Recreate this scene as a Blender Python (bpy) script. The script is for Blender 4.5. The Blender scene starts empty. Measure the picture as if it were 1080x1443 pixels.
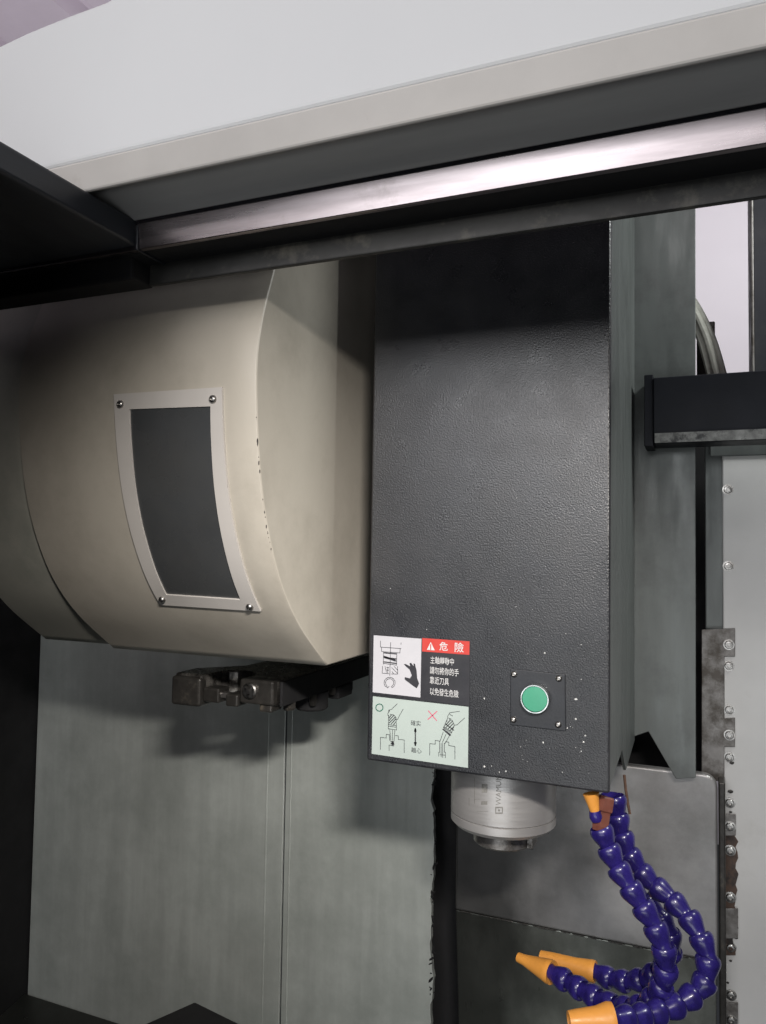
import bpy, bmesh, math, random
from mathutils import Vector, Matrix
random.seed(7)
S = bpy.context.scene
COL = S.collection
PI = math.pi

# ------------------------------------------------------------------ camera
F_PX, W_PX, H_PX = 1083.0, 1080.0, 1443.0
YAW, PITCH, ROLL = math.radians(22.64), math.radians(2.734), math.radians(0.88)
EYE = Vector((0, 0, 1.5))
fwd = Vector((-math.sin(YAW)*math.cos(PITCH), math.cos(YAW)*math.cos(PITCH), math.sin(PITCH)))
rt0 = Vector((math.cos(YAW), math.sin(YAW), 0))
up0 = rt0.cross(fwd)
RT = math.cos(ROLL)*rt0 + math.sin(ROLL)*up0
UP = -math.sin(ROLL)*rt0 + math.cos(ROLL)*up0
cam = bpy.data.cameras.new('camera')
cam.sensor_fit = 'VERTICAL'; cam.sensor_height = 36; cam.sensor_width = 27
cam.lens = 36*F_PX/H_PX
cam.clip_start = 0.02; cam.clip_end = 200
co = bpy.data.objects.new('camera', cam); COL.objects.link(co)
m = Matrix.Identity(4)
for i in range(3):
    m[i][0] = RT[i]; m[i][1] = UP[i]; m[i][2] = -fwd[i]; m[i][3] = EYE[i]
co.matrix_world = m
S.camera = co

def ray(px, py):
    return (fwd + RT*((px-540)/F_PX) - UP*((py-721.5)/F_PX))
def onY(px, py, Y):
    d = ray(px, py); return EYE + d*(Y/d.y)
def onX(px, py, X):
    d = ray(px, py); return EYE + d*(X/d.x)

# ------------------------------------------------------------------ world, lamps, exposure
w = bpy.data.worlds.new('World'); S.world = w; w.use_nodes = True
bg = w.node_tree.nodes['Background']
bg.inputs[0].default_value = (0.86, 0.9, 1.0, 1); bg.inputs[1].default_value = 0.03
S.view_settings.view_transform = 'Standard'; S.view_settings.look = 'None'
S.view_settings.exposure = 0.0; S.view_settings.gamma = 1.0

def area(name, loc, target, sx, sy, power, col, spread=180):
    l = bpy.data.lights.new(name, 'AREA'); l.shape = 'RECTANGLE'; l.size = sx; l.size_y = sy
    l.energy = power; l.color = col; l.spread = math.radians(spread)
    o = bpy.data.objects.new(name, l); COL.objects.link(o)
    o.location = loc
    o.rotation_euler = (Vector(target)-Vector(loc)).to_track_quat('-Z', 'Y').to_euler()
    return o
# work light above the operator, just under the door header
area('work_light', (0.18, -0.10, 1.87), (-0.45, 0.95, 1.27), 0.20, 0.05, 2.6, (1.0, 0.94, 0.88), 52)
# row of high bay lamps in the hall behind the photographer
area('high_bay_light', (-1.3, -3.2, 3.55), (-0.6, 0.7, 1.8), 4.2, 1.5, 74, (1.0, 0.945, 0.955))
# hall window over the operator's shoulder
area('hall_window_light', (-0.80, -2.6, 2.26), (-0.4, 1.2, 1.3), 1.9, 0.66, 32, (0.97, 0.98, 1.0))
# open hall low in front of the machine
area('hall_front_light', (0.10, -2.4, 0.45), (-0.3, 1.4, 0.95), 2.6, 0.8, 20, (0.95, 0.98, 1.0))
# unseen fill added at upper right to brighten the flange and side sheet
area('flange_fill_light', (0.75, 1.08, 2.45), (-0.08, 1.38, 1.7), 0.3, 0.15, 3.2, (0.97, 1.0, 0.98), 90)
# added fill, out of view, that brightens the hall roof from below
area('roof_fill_light', (-3.3, 3.0, 2.9), (-3.3, 3.0, 4.6), 2.0, 2.0, 15, (1.0, 0.95, 1.0))
# hidden fill added behind the machine to brighten the hall wall
area('wall_fill_light', (0.9, 2.6, 3.6), (0.6, 5.0, 2.3), 2.5, 0.5, 52, (1.0, 0.97, 1.0))

# ------------------------------------------------------------------ materials
def mat(name, col, rough=0.5, metal=0.0, var=0.15, vscale=5.0, bump=0.0, bscale=200.0, stretch=(1,1,1),
        dirt=None, dscale=4.0, damt=(0.55, 0.75), rvar=0.1, coat=0.0, bdist=0.001, spec=0.5):
    M = bpy.data.materials.new(name); M.use_nodes = True
    nt = M.node_tree; N = nt.nodes; L = nt.links
    b = N['Principled BSDF']
    b.inputs['Roughness'].default_value = rough; b.inputs['Metallic'].default_value = metal
    b.inputs['Coat Weight'].default_value = coat; b.inputs['Specular IOR Level'].default_value = spec
    tc = N.new('ShaderNodeTexCoord'); mp = N.new('ShaderNodeMapping')
    mp.inputs['Scale'].default_value = stretch
    L.new(tc.outputs['Object'], mp.inputs[0])
    n1 = N.new('ShaderNodeTexNoise'); n1.inputs['Scale'].default_value = vscale
    n1.inputs['Detail'].default_value = 8; n1.inputs['Roughness'].default_value = 0.65
    L.new(mp.outputs[0], n1.inputs['Vector'])
    r = N.new('ShaderNodeMapRange'); r.inputs[1].default_value = 0.3; r.inputs[2].default_value = 0.7
    r.inputs[3].default_value = 1-var; r.inputs[4].default_value = 1+var
    L.new(n1.outputs['Fac'], r.inputs[0])
    mul = N.new('ShaderNodeVectorMath'); mul.operation = 'SCALE'
    mul.inputs[0].default_value = col[:3]
    L.new(r.outputs[0], mul.inputs['Scale'])
    out = mul.outputs[0]
    if dirt:
        n2 = N.new('ShaderNodeTexNoise'); n2.inputs['Scale'].default_value = dscale
        n2.inputs['Detail'].default_value = 10; n2.inputs['Roughness'].default_value = 0.7
        L.new(tc.outputs['Object'], n2.inputs['Vector'])
        rr = N.new('ShaderNodeMapRange'); rr.inputs[1].default_value = damt[0]; rr.inputs[2].default_value = damt[1]
        L.new(n2.outputs['Fac'], rr.inputs[0])
        mx = N.new('ShaderNodeMix'); mx.data_type = 'RGBA'
        L.new(rr.outputs[0], mx.inputs['Factor']); L.new(out, mx.inputs['A'])
        mx.inputs['B'].default_value = (*dirt, 1)
        out = mx.outputs['Result']
    L.new(out, b.inputs['Base Color'])
    n3 = N.new('ShaderNodeTexNoise'); n3.inputs['Scale'].default_value = vscale*3
    n3.inputs['Detail'].default_value = 6
    L.new(mp.outputs[0], n3.inputs['Vector'])
    r3 = N.new('ShaderNodeMapRange'); r3.inputs[1].default_value = 0.3; r3.inputs[2].default_value = 0.7
    r3.inputs[3].default_value = max(0.02, rough-rvar); r3.inputs[4].default_value = min(1, rough+rvar)
    L.new(n3.outputs['Fac'], r3.inputs[0]); L.new(r3.outputs[0], b.inputs['Roughness'])
    if bump:
        n4 = N.new('ShaderNodeTexNoise'); n4.inputs['Scale'].default_value = bscale
        n4.inputs['Detail'].default_value = 3
        L.new(mp.outputs[0], n4.inputs['Vector'])
        bp = N.new('ShaderNodeBump'); bp.inputs['Strength'].default_value = bump; bp.inputs['Distance'].default_value = bdist
        L.new(n4.outputs['Fac'], bp.inputs['Height']); L.new(bp.outputs[0], b.inputs['Normal'])
    return M

MT = {}
MT['pebble'] = mat('pebbled_black_paint', (0.014, 0.015, 0.018), 0.31, 0, 0.5, 7, 1.0, 460, dirt=(0.028, 0.028, 0.030), dscale=5, damt=(0.42, 0.70), rvar=0.06, bdist=0.0005, spec=0.7)
MT['plate_black'] = mat('smooth_black_plate', (0.018, 0.020, 0.024), 0.42, 0, 0.3, 14, 0.15, 300, rvar=0.08)
MT['black'] = mat('black_paint', (0.016, 0.018, 0.024), 0.45, 0, 0.3, 6, 0.2, 150, dirt=(0.035, 0.036, 0.035), dscale=8)
MT['arm_black'] = mat('arm_black_paint', (0.007, 0.008, 0.012), 0.55, 0, 0.3, 6, 0.1, 150, spec=0.25)
MT['frame'] = mat('frame_paint', (0.036, 0.041, 0.050), 0.42, 0, 0.25, 7, 0.15, 120, stretch=(1, 0.3, 1))
MT['void'] = mat('matt_black', (0.006, 0.006, 0.007), 0.85, 0, 0.3, 6)
MT['cream'] = mat('cream_paint', (0.465, 0.432, 0.37), 0.42, 0, 0.07, 5, 0.05, 350, dirt=(0.30, 0.275, 0.23), dscale=5, damt=(0.45, 0.8), rvar=0.06)
MT['cream_frame'] = mat('cream_window_frame', (0.53, 0.505, 0.475), 0.36, 0, 0.05, 9, 0.04, 350, rvar=0.05)
MT['cream_green'] = mat('grey_green_paint', (0.40, 0.395, 0.345), 0.5, 0, 0.08, 5, 0.08, 350, dirt=(0.30, 0.31, 0.27), dscale=6)
MT['pane'] = mat('tinted_pane', (0.048, 0.052, 0.056), 0.26, 0, 0.2, 7, 0.04, 60, dirt=(0.068, 0.068, 0.065), dscale=3, damt=(0.4, 0.8))
MT['white'] = mat('white_paint', (0.755, 0.768, 0.768), 0.5, 0, 0.015, 3, 0.02, 200, rvar=0.03)
MT['lip'] = mat('cream_lip_paint', (0.66, 0.63, 0.59), 0.45, 0, 0.06, 8, 0.04, 200, dirt=(0.45, 0.42, 0.36), dscale=12, damt=(0.6, 0.85))
MT['channel'] = mat('grey_channel_paint', (0.42, 0.42, 0.41), 0.5, 0.2, 0.15, 5, 0.1, 80, stretch=(0.3, 3, 3))
MT['rail'] = mat('polished_rail_steel', (0.30, 0.268, 0.275), 0.30, 1.0, 0.35, 7, 0.05, 40, stretch=(0.3, 3, 3), rvar=0.06, dirt=(0.16, 0.145, 0.14), dscale=9, damt=(0.58, 0.8))
MT['dirty_lip'] = mat('dirty_grey_lip', (0.020, 0.020, 0.019), 0.5, 0.1, 0.35, 12, 0.2, 90, dirt=(0.075, 0.07, 0.058), dscale=22, damt=(0.52, 0.68))
MT['side'] = mat('grey_green_side_sheet', (0.135, 0.147, 0.142), 0.42, 0.3, 0.15, 6, 0.08, 90, stretch=(3, 3, 0.5), dirt=(0.085, 0.09, 0.088), dscale=9, damt=(0.5, 0.8))
MT['sheet'] = mat('brushed_splash_sheet', (0.52, 0.555, 0.525), 0.40, 0.35, 0.13, 5, 0.05, 50, stretch=(4, 4, 0.3), dirt=(0.33, 0.36, 0.335), dscale=3.2, damt=(0.4, 0.7), rvar=0.06)
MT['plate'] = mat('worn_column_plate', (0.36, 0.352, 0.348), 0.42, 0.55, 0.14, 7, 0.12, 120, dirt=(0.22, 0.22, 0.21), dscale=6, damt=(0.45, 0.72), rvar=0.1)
def painted_shade(M, x_a, x_b, col):  # paints shade into the base colour, dark towards low X, noisy edge
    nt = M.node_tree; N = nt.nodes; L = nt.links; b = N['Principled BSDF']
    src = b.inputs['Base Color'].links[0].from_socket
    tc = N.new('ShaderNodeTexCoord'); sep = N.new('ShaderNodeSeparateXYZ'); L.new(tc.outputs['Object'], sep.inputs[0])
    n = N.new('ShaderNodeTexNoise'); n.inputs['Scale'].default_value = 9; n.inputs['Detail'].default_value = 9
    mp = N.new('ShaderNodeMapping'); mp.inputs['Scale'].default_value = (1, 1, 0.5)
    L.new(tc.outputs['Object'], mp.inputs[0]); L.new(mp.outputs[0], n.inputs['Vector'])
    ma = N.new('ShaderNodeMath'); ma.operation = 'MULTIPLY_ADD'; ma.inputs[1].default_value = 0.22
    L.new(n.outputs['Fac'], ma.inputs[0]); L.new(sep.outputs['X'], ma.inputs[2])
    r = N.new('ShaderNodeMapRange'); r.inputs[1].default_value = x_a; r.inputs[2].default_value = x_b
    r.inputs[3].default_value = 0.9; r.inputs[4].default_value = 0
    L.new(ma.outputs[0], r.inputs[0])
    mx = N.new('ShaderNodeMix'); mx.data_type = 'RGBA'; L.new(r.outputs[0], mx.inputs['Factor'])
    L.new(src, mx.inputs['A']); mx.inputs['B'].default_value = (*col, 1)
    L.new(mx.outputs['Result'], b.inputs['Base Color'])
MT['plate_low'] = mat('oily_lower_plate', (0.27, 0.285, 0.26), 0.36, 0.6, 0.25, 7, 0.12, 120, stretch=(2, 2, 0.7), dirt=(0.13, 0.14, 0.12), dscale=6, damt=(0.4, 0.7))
MT['white_sheet'] = mat('off_white_splash_sheet', (0.64, 0.635, 0.615), 0.42, 0.05, 0.06, 5, 0.05, 150, dirt=(0.50, 0.49, 0.46), dscale=5, damt=(0.55, 0.8))
MT['bracket'] = mat('dirty_zinc_bracket', (0.24, 0.23, 0.22), 0.45, 0.4, 0.3, 22, 0.2, 150, dirt=(0.07, 0.06, 0.05), dscale=14, damt=(0.45, 0.62))
MT['rust'] = mat('rusty_strip', (0.12, 0.075, 0.055), 0.7, 0.1, 0.5, 30, 0.5, 150, dirt=(0.035, 0.03, 0.028), dscale=30, damt=(0.45, 0.6))
MT['steel'] = mat('turned_steel', (0.45, 0.44, 0.43), 0.38, 0.6, 0.06, 9, 0.06, 60, stretch=(0.6, 0.6, 9), dirt=(0.42, 0.40, 0.37), dscale=14, damt=(0.55, 0.8), rvar=0.08)
MT['steel_dark'] = mat('oily_steel', (0.34, 0.325, 0.31), 0.33, 0.85, 0.25, 25, 0.15, 90, dirt=(0.07, 0.065, 0.06), dscale=30, damt=(0.45, 0.65))
MT['worn'] = mat('worn_paint_edge', (0.20, 0.20, 0.19), 0.5, 0.2, 0.5, 60, 0.2, 90, dirt=(0.04, 0.04, 0.04), dscale=40, damt=(0.5, 0.62))
MT['cast_top'] = mat('oily_arm_casting', (0.20, 0.19, 0.175), 0.30, 0.6, 0.5, 35, 0.4, 140, dirt=(0.03, 0.028, 0.026), dscale=24, damt=(0.42, 0.58))
MT['cast'] = mat('dark_oily_casting', (0.05, 0.047, 0.043), 0.38, 0.5, 0.4, 30, 0.3, 120, dirt=(0.16, 0.14, 0.11), dscale=30, damt=(0.58, 0.72))
MT['screw'] = mat('screw_steel', (0.36, 0.35, 0.335), 0.34, 1.0, 0.15, 80, dirt=(0.2, 0.17, 0.14), dscale=90, damt=(0.55, 0.7))
MT['socket'] = mat('socket_shadow', (0.02, 0.02, 0.02), 0.6)
MT['green'] = mat('green_button_plastic', (0.05, 0.27, 0.165), 0.42, 0, 0.05, 60, 0.04, 300)
MT['ring'] = mat('chrome_bezel', (0.5, 0.52, 0.51), 0.22, 1.0, 0.05, 30)
MT['paper'] = mat('white_sticker', (0.44, 0.44, 0.465), 0.35, 0, 0.03, 20, 0.02, 100)
MT['paper_g'] = mat('pale_green_sticker', (0.35, 0.405, 0.38), 0.35, 0, 0.05, 14, 0.02, 100, dirt=(0.33, 0.37, 0.35), dscale=25, damt=(0.6, 0.8))
MT['label_black'] = mat('black_sticker', (0.022, 0.022, 0.026), 0.38, 0, 0.2, 14)
MT['red'] = mat('red_print', (0.46, 0.045, 0.035), 0.38, 0, 0.05, 20)
MT['ink'] = mat('black_ink', (0.022, 0.022, 0.027), 0.45, 0, 0.1, 20)
MT['ink_white'] = mat('white_ink', (0.5, 0.5, 0.5), 0.45, 0, 0.15, 200)
MT['ink_green'] = mat('green_ink', (0.05, 0.30, 0.20), 0.45)
MT['ink_red'] = mat('crimson_ink', (0.50, 0.09, 0.15), 0.45)
MT['ink_grey'] = mat('etched_mark', (0.22, 0.215, 0.20), 0.55, 0.3, 0.4, 150)
MT['blue'] = mat('blue_hose_plastic', (0.020, 0.013, 0.125), 0.28, 0, 0.5, 45, 0.05, 200, rvar=0.06, coat=0.25)
MT['orange'] = mat('orange_nozzle_plastic', (0.70, 0.30, 0.055), 0.42, 0, 0.08, 40, 0.05, 200)
MT['brown'] = mat('brown_connector_plastic', (0.13, 0.042, 0.028), 0.5, 0, 0.2, 60)
MT['clear_hose'] = mat('clear_hose', (0.62, 0.62, 0.55), 0.22, 0, 0.2, 20)
MT['wall'] = mat('hall_wall_paint', (0.76, 0.74, 0.765), 0.7, 0, 0.015, 2)
MT['roof'] = mat('hall_roof_sheet', (0.72, 0.65, 0.72), 0.6, 0, 0.05, 3)
MT['fleck'] = mat('bright_metal_fleck', (0.6, 0.6, 0.58), 0.35, 0.3)
MT['chip'] = mat('chipped_edge', (0.035, 0.03, 0.028), 0.7)
MT['wire'] = mat('rusty_wire', (0.17, 0.10, 0.07), 0.6, 0.3, 0.3, 60)

# ------------------------------------------------------------------ helpers
def thing(name, label, cat, loc=(0, 0, 0), group=None):
    o = bpy.data.objects.new(name, None); COL.objects.link(o); o.empty_display_size = 0.05
    o.location = loc; tag(o, label, cat, group); return o
def tag(o, label=None, cat=None, group=None, kind=None):
    if label: o['label'] = label
    if cat: o['category'] = cat
    if group: o['group'] = group
    if kind: o['kind'] = kind
    return o
def origin_of(p):
    v = Vector((0, 0, 0))
    while p: v += Vector(p.location); p = p.parent
    return v
def obj(name, bm, material, parent=None, smooth=False, bevel=0, segs=2, angle=35):
    me = bpy.data.meshes.new(name)
    if parent:
        bmesh.ops.translate(bm, vec=-origin_of(parent), verts=bm.verts[:])
    bmesh.ops.recalc_face_normals(bm, faces=bm.faces[:])
    bm.to_mesh(me); bm.free()
    me.materials.append(MT[material] if isinstance(material, str) else material)
    o = bpy.data.objects.new(name, me); COL.objects.link(o); o.parent = parent
    if bevel:
        md = o.modifiers.new('bevel', 'BEVEL'); md.width = bevel; md.segments = segs; md.limit_method = 'ANGLE'
    if smooth:
        for p in me.polygons: p.use_smooth = True
        md = o.modifiers.new('smooth', 'NODES') if False else None
        me.set_sharp_from_angle(angle=math.radians(angle))
    return o
def box(bm, x0, x1, y0, y1, z0, z1):
    v = [bm.verts.new((x, y, z)) for x in (x0, x1) for y in (y0, y1) for z in (z0, z1)]
    for f in ((0,1,3,2), (4,6,7,5), (0,4,5,1), (2,3,7,6), (0,2,6,4), (1,5,7,3)):
        bm.faces.new([v[i] for i in f])
def bx(*a):
    bm = bmesh.new(); box(bm, *a); return bm
def prism(pts, vec, bm=None):
    """closed polygon of points, extruded by vec"""
    bm = bm or bmesh.new(); vec = Vector(vec)
    a = [bm.verts.new(p) for p in pts]; b = [bm.verts.new(Vector(p)+vec) for p in pts]
    n = len(pts)
    bm.faces.new(a); bm.faces.new(b[::-1])
    for i in range(n):
        bm.faces.new((a[i], a[(i+1) % n], b[(i+1) % n], b[i]))
    return bm
def lathe(profile, n=32, bm=None, M=None, cap=True):
    """profile [(r,z)] around +Z, transformed by M"""
    bm = bm or bmesh.new(); M = M or Matrix.Identity(4)
    rings = []
    for r, z in profile:
        rings.append([bm.verts.new(M @ Vector((r*math.cos(2*PI*k/n), r*math.sin(2*PI*k/n), z))) for k in range(n)])
    for a, b in zip(rings, rings[1:]):
        for k in range(n):
            bm.faces.new((a[k], a[(k+1) % n], b[(k+1) % n], b[k]))
    if cap:
        bm.faces.new(rings[0][::-1]); bm.faces.new(rings[-1])
    return bm
def frame_matrix(p, d):
    q = Vector(d).to_track_quat('Z', 'Y').to_matrix().to_4x4()
    return Matrix.Translation(p) @ q
def tube(pts, r, n=10, bm=None):
    bm = bm or bmesh.new(); rings = []
    for i, p in enumerate(pts):
        d = (Vector(pts[min(i+1, len(pts)-1)])-Vector(pts[max(i-1, 0)])).normalized()
        M = frame_matrix(p, d)
        rings.append([bm.verts.new(M @ Vector((r*math.cos(2*PI*k/n), r*math.sin(2*PI*k/n), 0))) for k in range(n)])
    for a, b in zip(rings, rings[1:]):
        for k in range(n): bm.faces.new((a[k], a[(k+1) % n], b[(k+1) % n], b[k]))
    bm.faces.new(rings[0][::-1]); bm.faces.new(rings[-1])
    return bm
def catmull(P, n=12):
    out = []; Q = [P[0]*2-P[1]] + P + [P[-1]*2-P[-2]]
    for i in range(1, len(Q)-2):
        a, b, c, d = Q[i-1:i+3]
        for k in range(n):
            t = k/n
            out.append(0.5*((2*b)+(c-a)*t+(2*a-5*b+4*c-d)*t*t+(3*b-a-3*c+d)*t**3))
    out.append(P[-1]); return out
def resample(pts, step):
    out = [pts[0]]; acc = 0
    for a, b in zip(pts, pts[1:]):
        L = (b-a).length; t = step-acc
        while t <= L:
            out.append(a+(b-a)*(t/L)); t += step
        acc = L-(t-step)
    return out

SCREW_MESH = {}
def screw_mesh(kind, r):
    key = (kind, round(r, 5))
    if key not in SCREW_MESH:
        if kind == 'dome':
            bm = lathe([(r*0.99, 0), (r, r*0.15), (r*0.93, r*0.42), (r*0.75, r*0.66), (r*0.48, r*0.83), (r*0.40, r*0.84), (r*0.36, r*0.45)], 18)
        else:
            bm = lathe([(r*1.35, 0), (r*1.35, r*0.12), (r, r*0.14), (r, r*0.55), (r*0.85, r*0.72), (r*0.5, r*0.76), (r*0.45, r*0.35)], 18)
        me = bpy.data.meshes.new('screw'); bm.to_mesh(me); bm.free()
        me.materials.append(MT['screw'])
        for p in me.polygons: p.use_smooth = True
        me.set_sharp_from_angle(angle=math.radians(40))
        SCREW_MESH[key] = me
    return SCREW_MESH[key]
def screw(p, normal, r, parent, kind='dome'):
    o = bpy.data.objects.new('screw', screw_mesh(kind, r)); COL.objects.link(o); o.parent = parent
    o.matrix_local = frame_matrix(Vector(p)-origin_of(parent), normal) @ Matrix.Rotation(random.random()*6, 4, 'Z')
    return o
def text_bm(body, size, M, extr=0.0, align='LEFT', warp=None, bold=0.0):
    cu = bpy.data.curves.new('lettering', 'FONT'); cu.body = body; cu.size = size
    cu.align_x = align; cu.align_y = 'CENTER'; cu.offset = bold; cu.resolution_u = 3
    o = bpy.data.objects.new('lettering', cu); COL.objects.link(o)
    dg = bpy.context.evaluated_depsgraph_get(); dg.update()
    me = bpy.data.meshes.new_from_object(o.evaluated_get(dg))
    bm = bmesh.new(); bm.from_mesh(me)
    bpy.data.objects.remove(o); bpy.data.curves.remove(cu); bpy.data.meshes.remove(me)
    for v in bm.verts: v.co = warp(v.co) if warp else M @ v.co
    return bm
def stroke(pts, wd, Y, bm):
    """flat ribbon through 3D points lying in the plane y = Y, facing -Y"""
    for a, b in zip(pts, pts[1:]):
        a = Vector(a); b = Vector(b); d = (b-a)
        if d.length < 1e-7: continue
        d.normalize(); n = Vector((-d.z, 0, d.x))*(wd/2); e = d*(wd*0.3)
        vs = [a-e+n, b+e+n, b+e-n, a-e-n]
        bm.faces.new([bm.verts.new((v.x, Y, v.z)) for v in vs])

# ------------------------------------------------------------------ the hall beyond (structure)
hw = obj('hall_wall', bx(-9, 9, 5.0, 5.1, -0.2, 5.2), 'wall'); tag(hw, kind='structure')
bm = bmesh.new()
z = 4.6
pts = []
x = -12.0
while x < 4:
    pts += [(x, z), (x+0.55, z), (x+0.60, z+0.09), (x+0.68, z+0.09), (x+0.73, z)]
    x += 0.73
prev = None
for (xx, zz) in pts:
    cur = (bm.verts.new((xx, -6, zz)), bm.verts.new((xx, 9, zz)))
    if prev: bm.faces.new((prev[0], cur[0], cur[1], prev[1]))
    prev = cur
roof = obj('hall_roof', bm, 'roof'); tag(roof, kind='structure')

# ------------------------------------------------------------------ main planes
YH = 1.00                                   # face of the spindle head
XHL = onY(524, 700, YH).x; XHR = onY(861, 700, YH).x
YF = 1.40                                   # flange behind the head
YP = 1.43                                   # column plate
YL = 1.50                                   # left splash panel

# dark column behind everything
colm = thing('machine_column', 'matt black machine column standing behind the spindle head', 'machine column', (-0.35, 1.62, 0.5))
obj('column_body', bx(onY(590, 700, 1.58).x, onY(978, 700, 1.58).x, 1.58, 2.0, 0.45, 2.6), 'void', colm, bevel=0.004)
obj('dark_gap_strip', bx(onY(978, 700, 1.58).x+0.001, onY(1000, 700, 1.58).x, 1.57, 1.9, 0.45, onY(1000, 590, 1.57).z), 'void', colm, bevel=0.002)  # black strip added so the gap beside the flange reads dark

# ------------------------------------------------------------------ splash panels
lp = thing('splash_panel', 'brushed grey green sheet metal panel under the magazine cover, one vertical seam', 'panel', (-0.9, YL, 0.5))
xl = onY(48, 1150, YL).x; xs = onY(402, 1150, YL).x; xr = onY(611, 1200, YL).x
zt = onY(300, 860, YL).z; zb = onY(35, 1398, YL).z
obj('sheet', bx(xl, xs-0.004, YL, YL+0.012, zb-0.02, zt+0.3), 'sheet', lp, bevel=0.002)
# right sheet with ragged, gunked edge
rag = []
zz = zb-0.02
while zz < zt+0.3:
    rag.append(Vector((xr + random.uniform(-0.006, 0.004)*random.random() + 0.002*math.sin(zz*23)+0.001*math.sin(zz*61), YL-0.003, zz))); zz += random.uniform(0.006, 0.022)
poly = [Vector((xs+0.002, YL-0.003, zb-0.02))] + rag + [Vector((xs+0.002, YL-0.003, zt+0.3))]
obj('sheet', prism(poly, (0, 0.012, 0)), 'sheet', lp)
obj('seam_strip', bx(xs-0.007, xs+0.005, YL+0.004, YL+0.016, zb-0.02, zt+0.3), 'black', lp)
obj('fold', bx(xs-0.05, xs-0.045, YL-0.0008, YL+0.004, zb-0.02, zt+0.3), 'sheet', lp, bevel=0.0012)
obj('fold', bx(xs+0.012, xs+0.016, YL-0.0040, YL+0.004, zb-0.02, zt+0.3), 'sheet', lp, bevel=0.0012)
bm = bmesh.new()
for k in range(60):
    zc = random.uniform(zb+0.02, zt-0.02); c = Vector((xr+random.uniform(-0.003, 0.006), YL-0.003, zc)); r = random.uniform(0.0015, 0.005)
    bmesh.ops.create_icosphere(bm, subdivisions=1, radius=r, matrix=Matrix.Translation(c) @ Matrix.Rotation(random.random()*3, 4, 'Y') @ Matrix.Diagonal((0.6, 0.4, random.uniform(0.8, 2.6), 1)))
g = obj('sealant_crumbs', bm, 'void', lp); g['kind'] = 'stuff'

sw = thing('enclosure_side_wall', 'black side wall at the far edge of the grey green panel', 'wall', (xl-0.02, 1.2, 0.5))
obj('wall_sheet', bx(xl-0.03, xl-0.004, 0.5, YL+0.05, zb-0.3, zt+0.5), 'void', sw)
tray = thing('chip_tray', 'sloping grey chip tray below the grey green panel', 'tray', (-1.0, 1.3, zb-0.3))
pt = [Vector((xl-0.004, YL-0.004, zb)), Vector((xl-0.004, YL-0.004, zb-0.02)), Vector((xl-0.004, 0.9, zb-0.14)), Vector((xl-0.004, 0.9, zb-0.12))]
obj('tray_sheet', prism(pt, (xr-xl+0.3, 0, 0)), 'plate_low', tray, bevel=0.002)
# dark fixtures peeking in at the bottom edge
fx = thing('fixture_block', 'black machined block with a sharp corner low in front of the grey green panel', 'block', onY(280, 1440, 1.25))
c = onY(275, 1411, 1.25)
bm = bmesh.new()
prism([c, c+Vector((0.15, -0.03, 0)), c+Vector((0.08, -0.22, 0)), c+Vector((-0.07, -0.16, 0))], (0, 0, -0.14), bm)
obj('block_body', bm, 'void', fx, bevel=0.004)

painted_shade(MT['plate'], -0.03, 0.15, (0.035, 0.035, 0.034)); painted_shade(MT['plate_low'], -0.05, 0.13, (0.022, 0.023, 0.021))  # shade on the left of the plates, put into their colour
# column cover plate (worn metal) with a seam and an oily lower sheet
cp = thing('column_cover_plate', 'worn grey metal cover plate behind the spindle with rounded corner and seam', 'cover plate', (-0.2, YP, 0.6))
def PYp(px, py, d=0): return onY(px, py, YP+d)
x0 = PYp(642, 1250).x; x1 = PYp(1012, 1250).x
zt2 = PYp(1000, 1092).z; zs = PYp(800, 1314).z
r = 0.022
pts = [Vector((x0, YP, zs)), Vector((x1, YP, zs))] + [Vector((x1-r+r*math.cos(a), YP, zt2-r+r*math.sin(a))) for a in [k*PI/2/6 for k in range(7)]] + [Vector((x0, YP, zt2))]
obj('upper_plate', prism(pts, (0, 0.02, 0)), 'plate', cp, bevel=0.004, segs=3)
bm = bmesh.new()
prism([Vector((x0, YP+0.004, zs-0.002)), Vector((x0, YP+0.03, zs-0.002)), Vector((x0, YP+0.09, zs-0.5)), Vector((x0, YP+0.06, zs-0.5))], (x1-x0-0.003, 0, 0), bm)
obj('lower_plate', bm, 'plate_low', cp, bevel=0.002)
bm = bmesh.new()
for k in range(90):
    xx = random.uniform(x0, x1-0.01); rr = random.uniform(0.0012, 0.003)
    bmesh.ops.create_icosphere(bm, subdivisions=1, radius=rr, matrix=Matrix.Translation((xx, YP+0.001, zs-0.001)) @ Matrix.Diagonal((2.6, 0.8, 0.7, 1)))
g = obj('seam_grime', bm, 'cast', cp); g['kind'] = 'stuff'
obj('edge_strip', bx(x1+0.002, x1+0.012, YP-0.002, YP+0.05, zs-0.5, zt2-0.01), 'cast', cp, bevel=0.002)

# right hand white splash sheet with its screws and brackets
YR = 1.47
rp = thing('white_splash_panel', 'off white screwed sheet panel beside the column cover plate', 'panel', (0.2, YR, 0.6))
def PR(px, py, d=0): return onY(px, py, YR+d)
xe = PR(1020, 1000).x
ztop = PR(1050, 640).z
obj('sheet', bx(xe, 0.75, YR, YR+0.01, 0.4, ztop), 'white_sheet', rp, bevel=0.002)
obj('top_fold', bx(xe-0.02, 0.75, YR-0.004, YR-0.0005, ztop-0.003, ztop+0.10), 'side', rp, bevel=0.002)
obj('edge_post', bx(PR(994, 800).x, xe+0.02, YR+0.0125, YR+0.03, PR(1000, 888).z, ztop+0.05), 'side', rp, bevel=0.002)
pl = [PR(989, 887), PR(1036, 885), PR(1036, 925), PR(1021, 925), PR(1021, 1012), PR(1036, 1011), PR(1036, 1052), PR(1021, 1052), PR(1020, 1100), PR(989, 1100)]
pl = [Vector((p.x, YR-0.004, p.z)) for p in pl]
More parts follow.
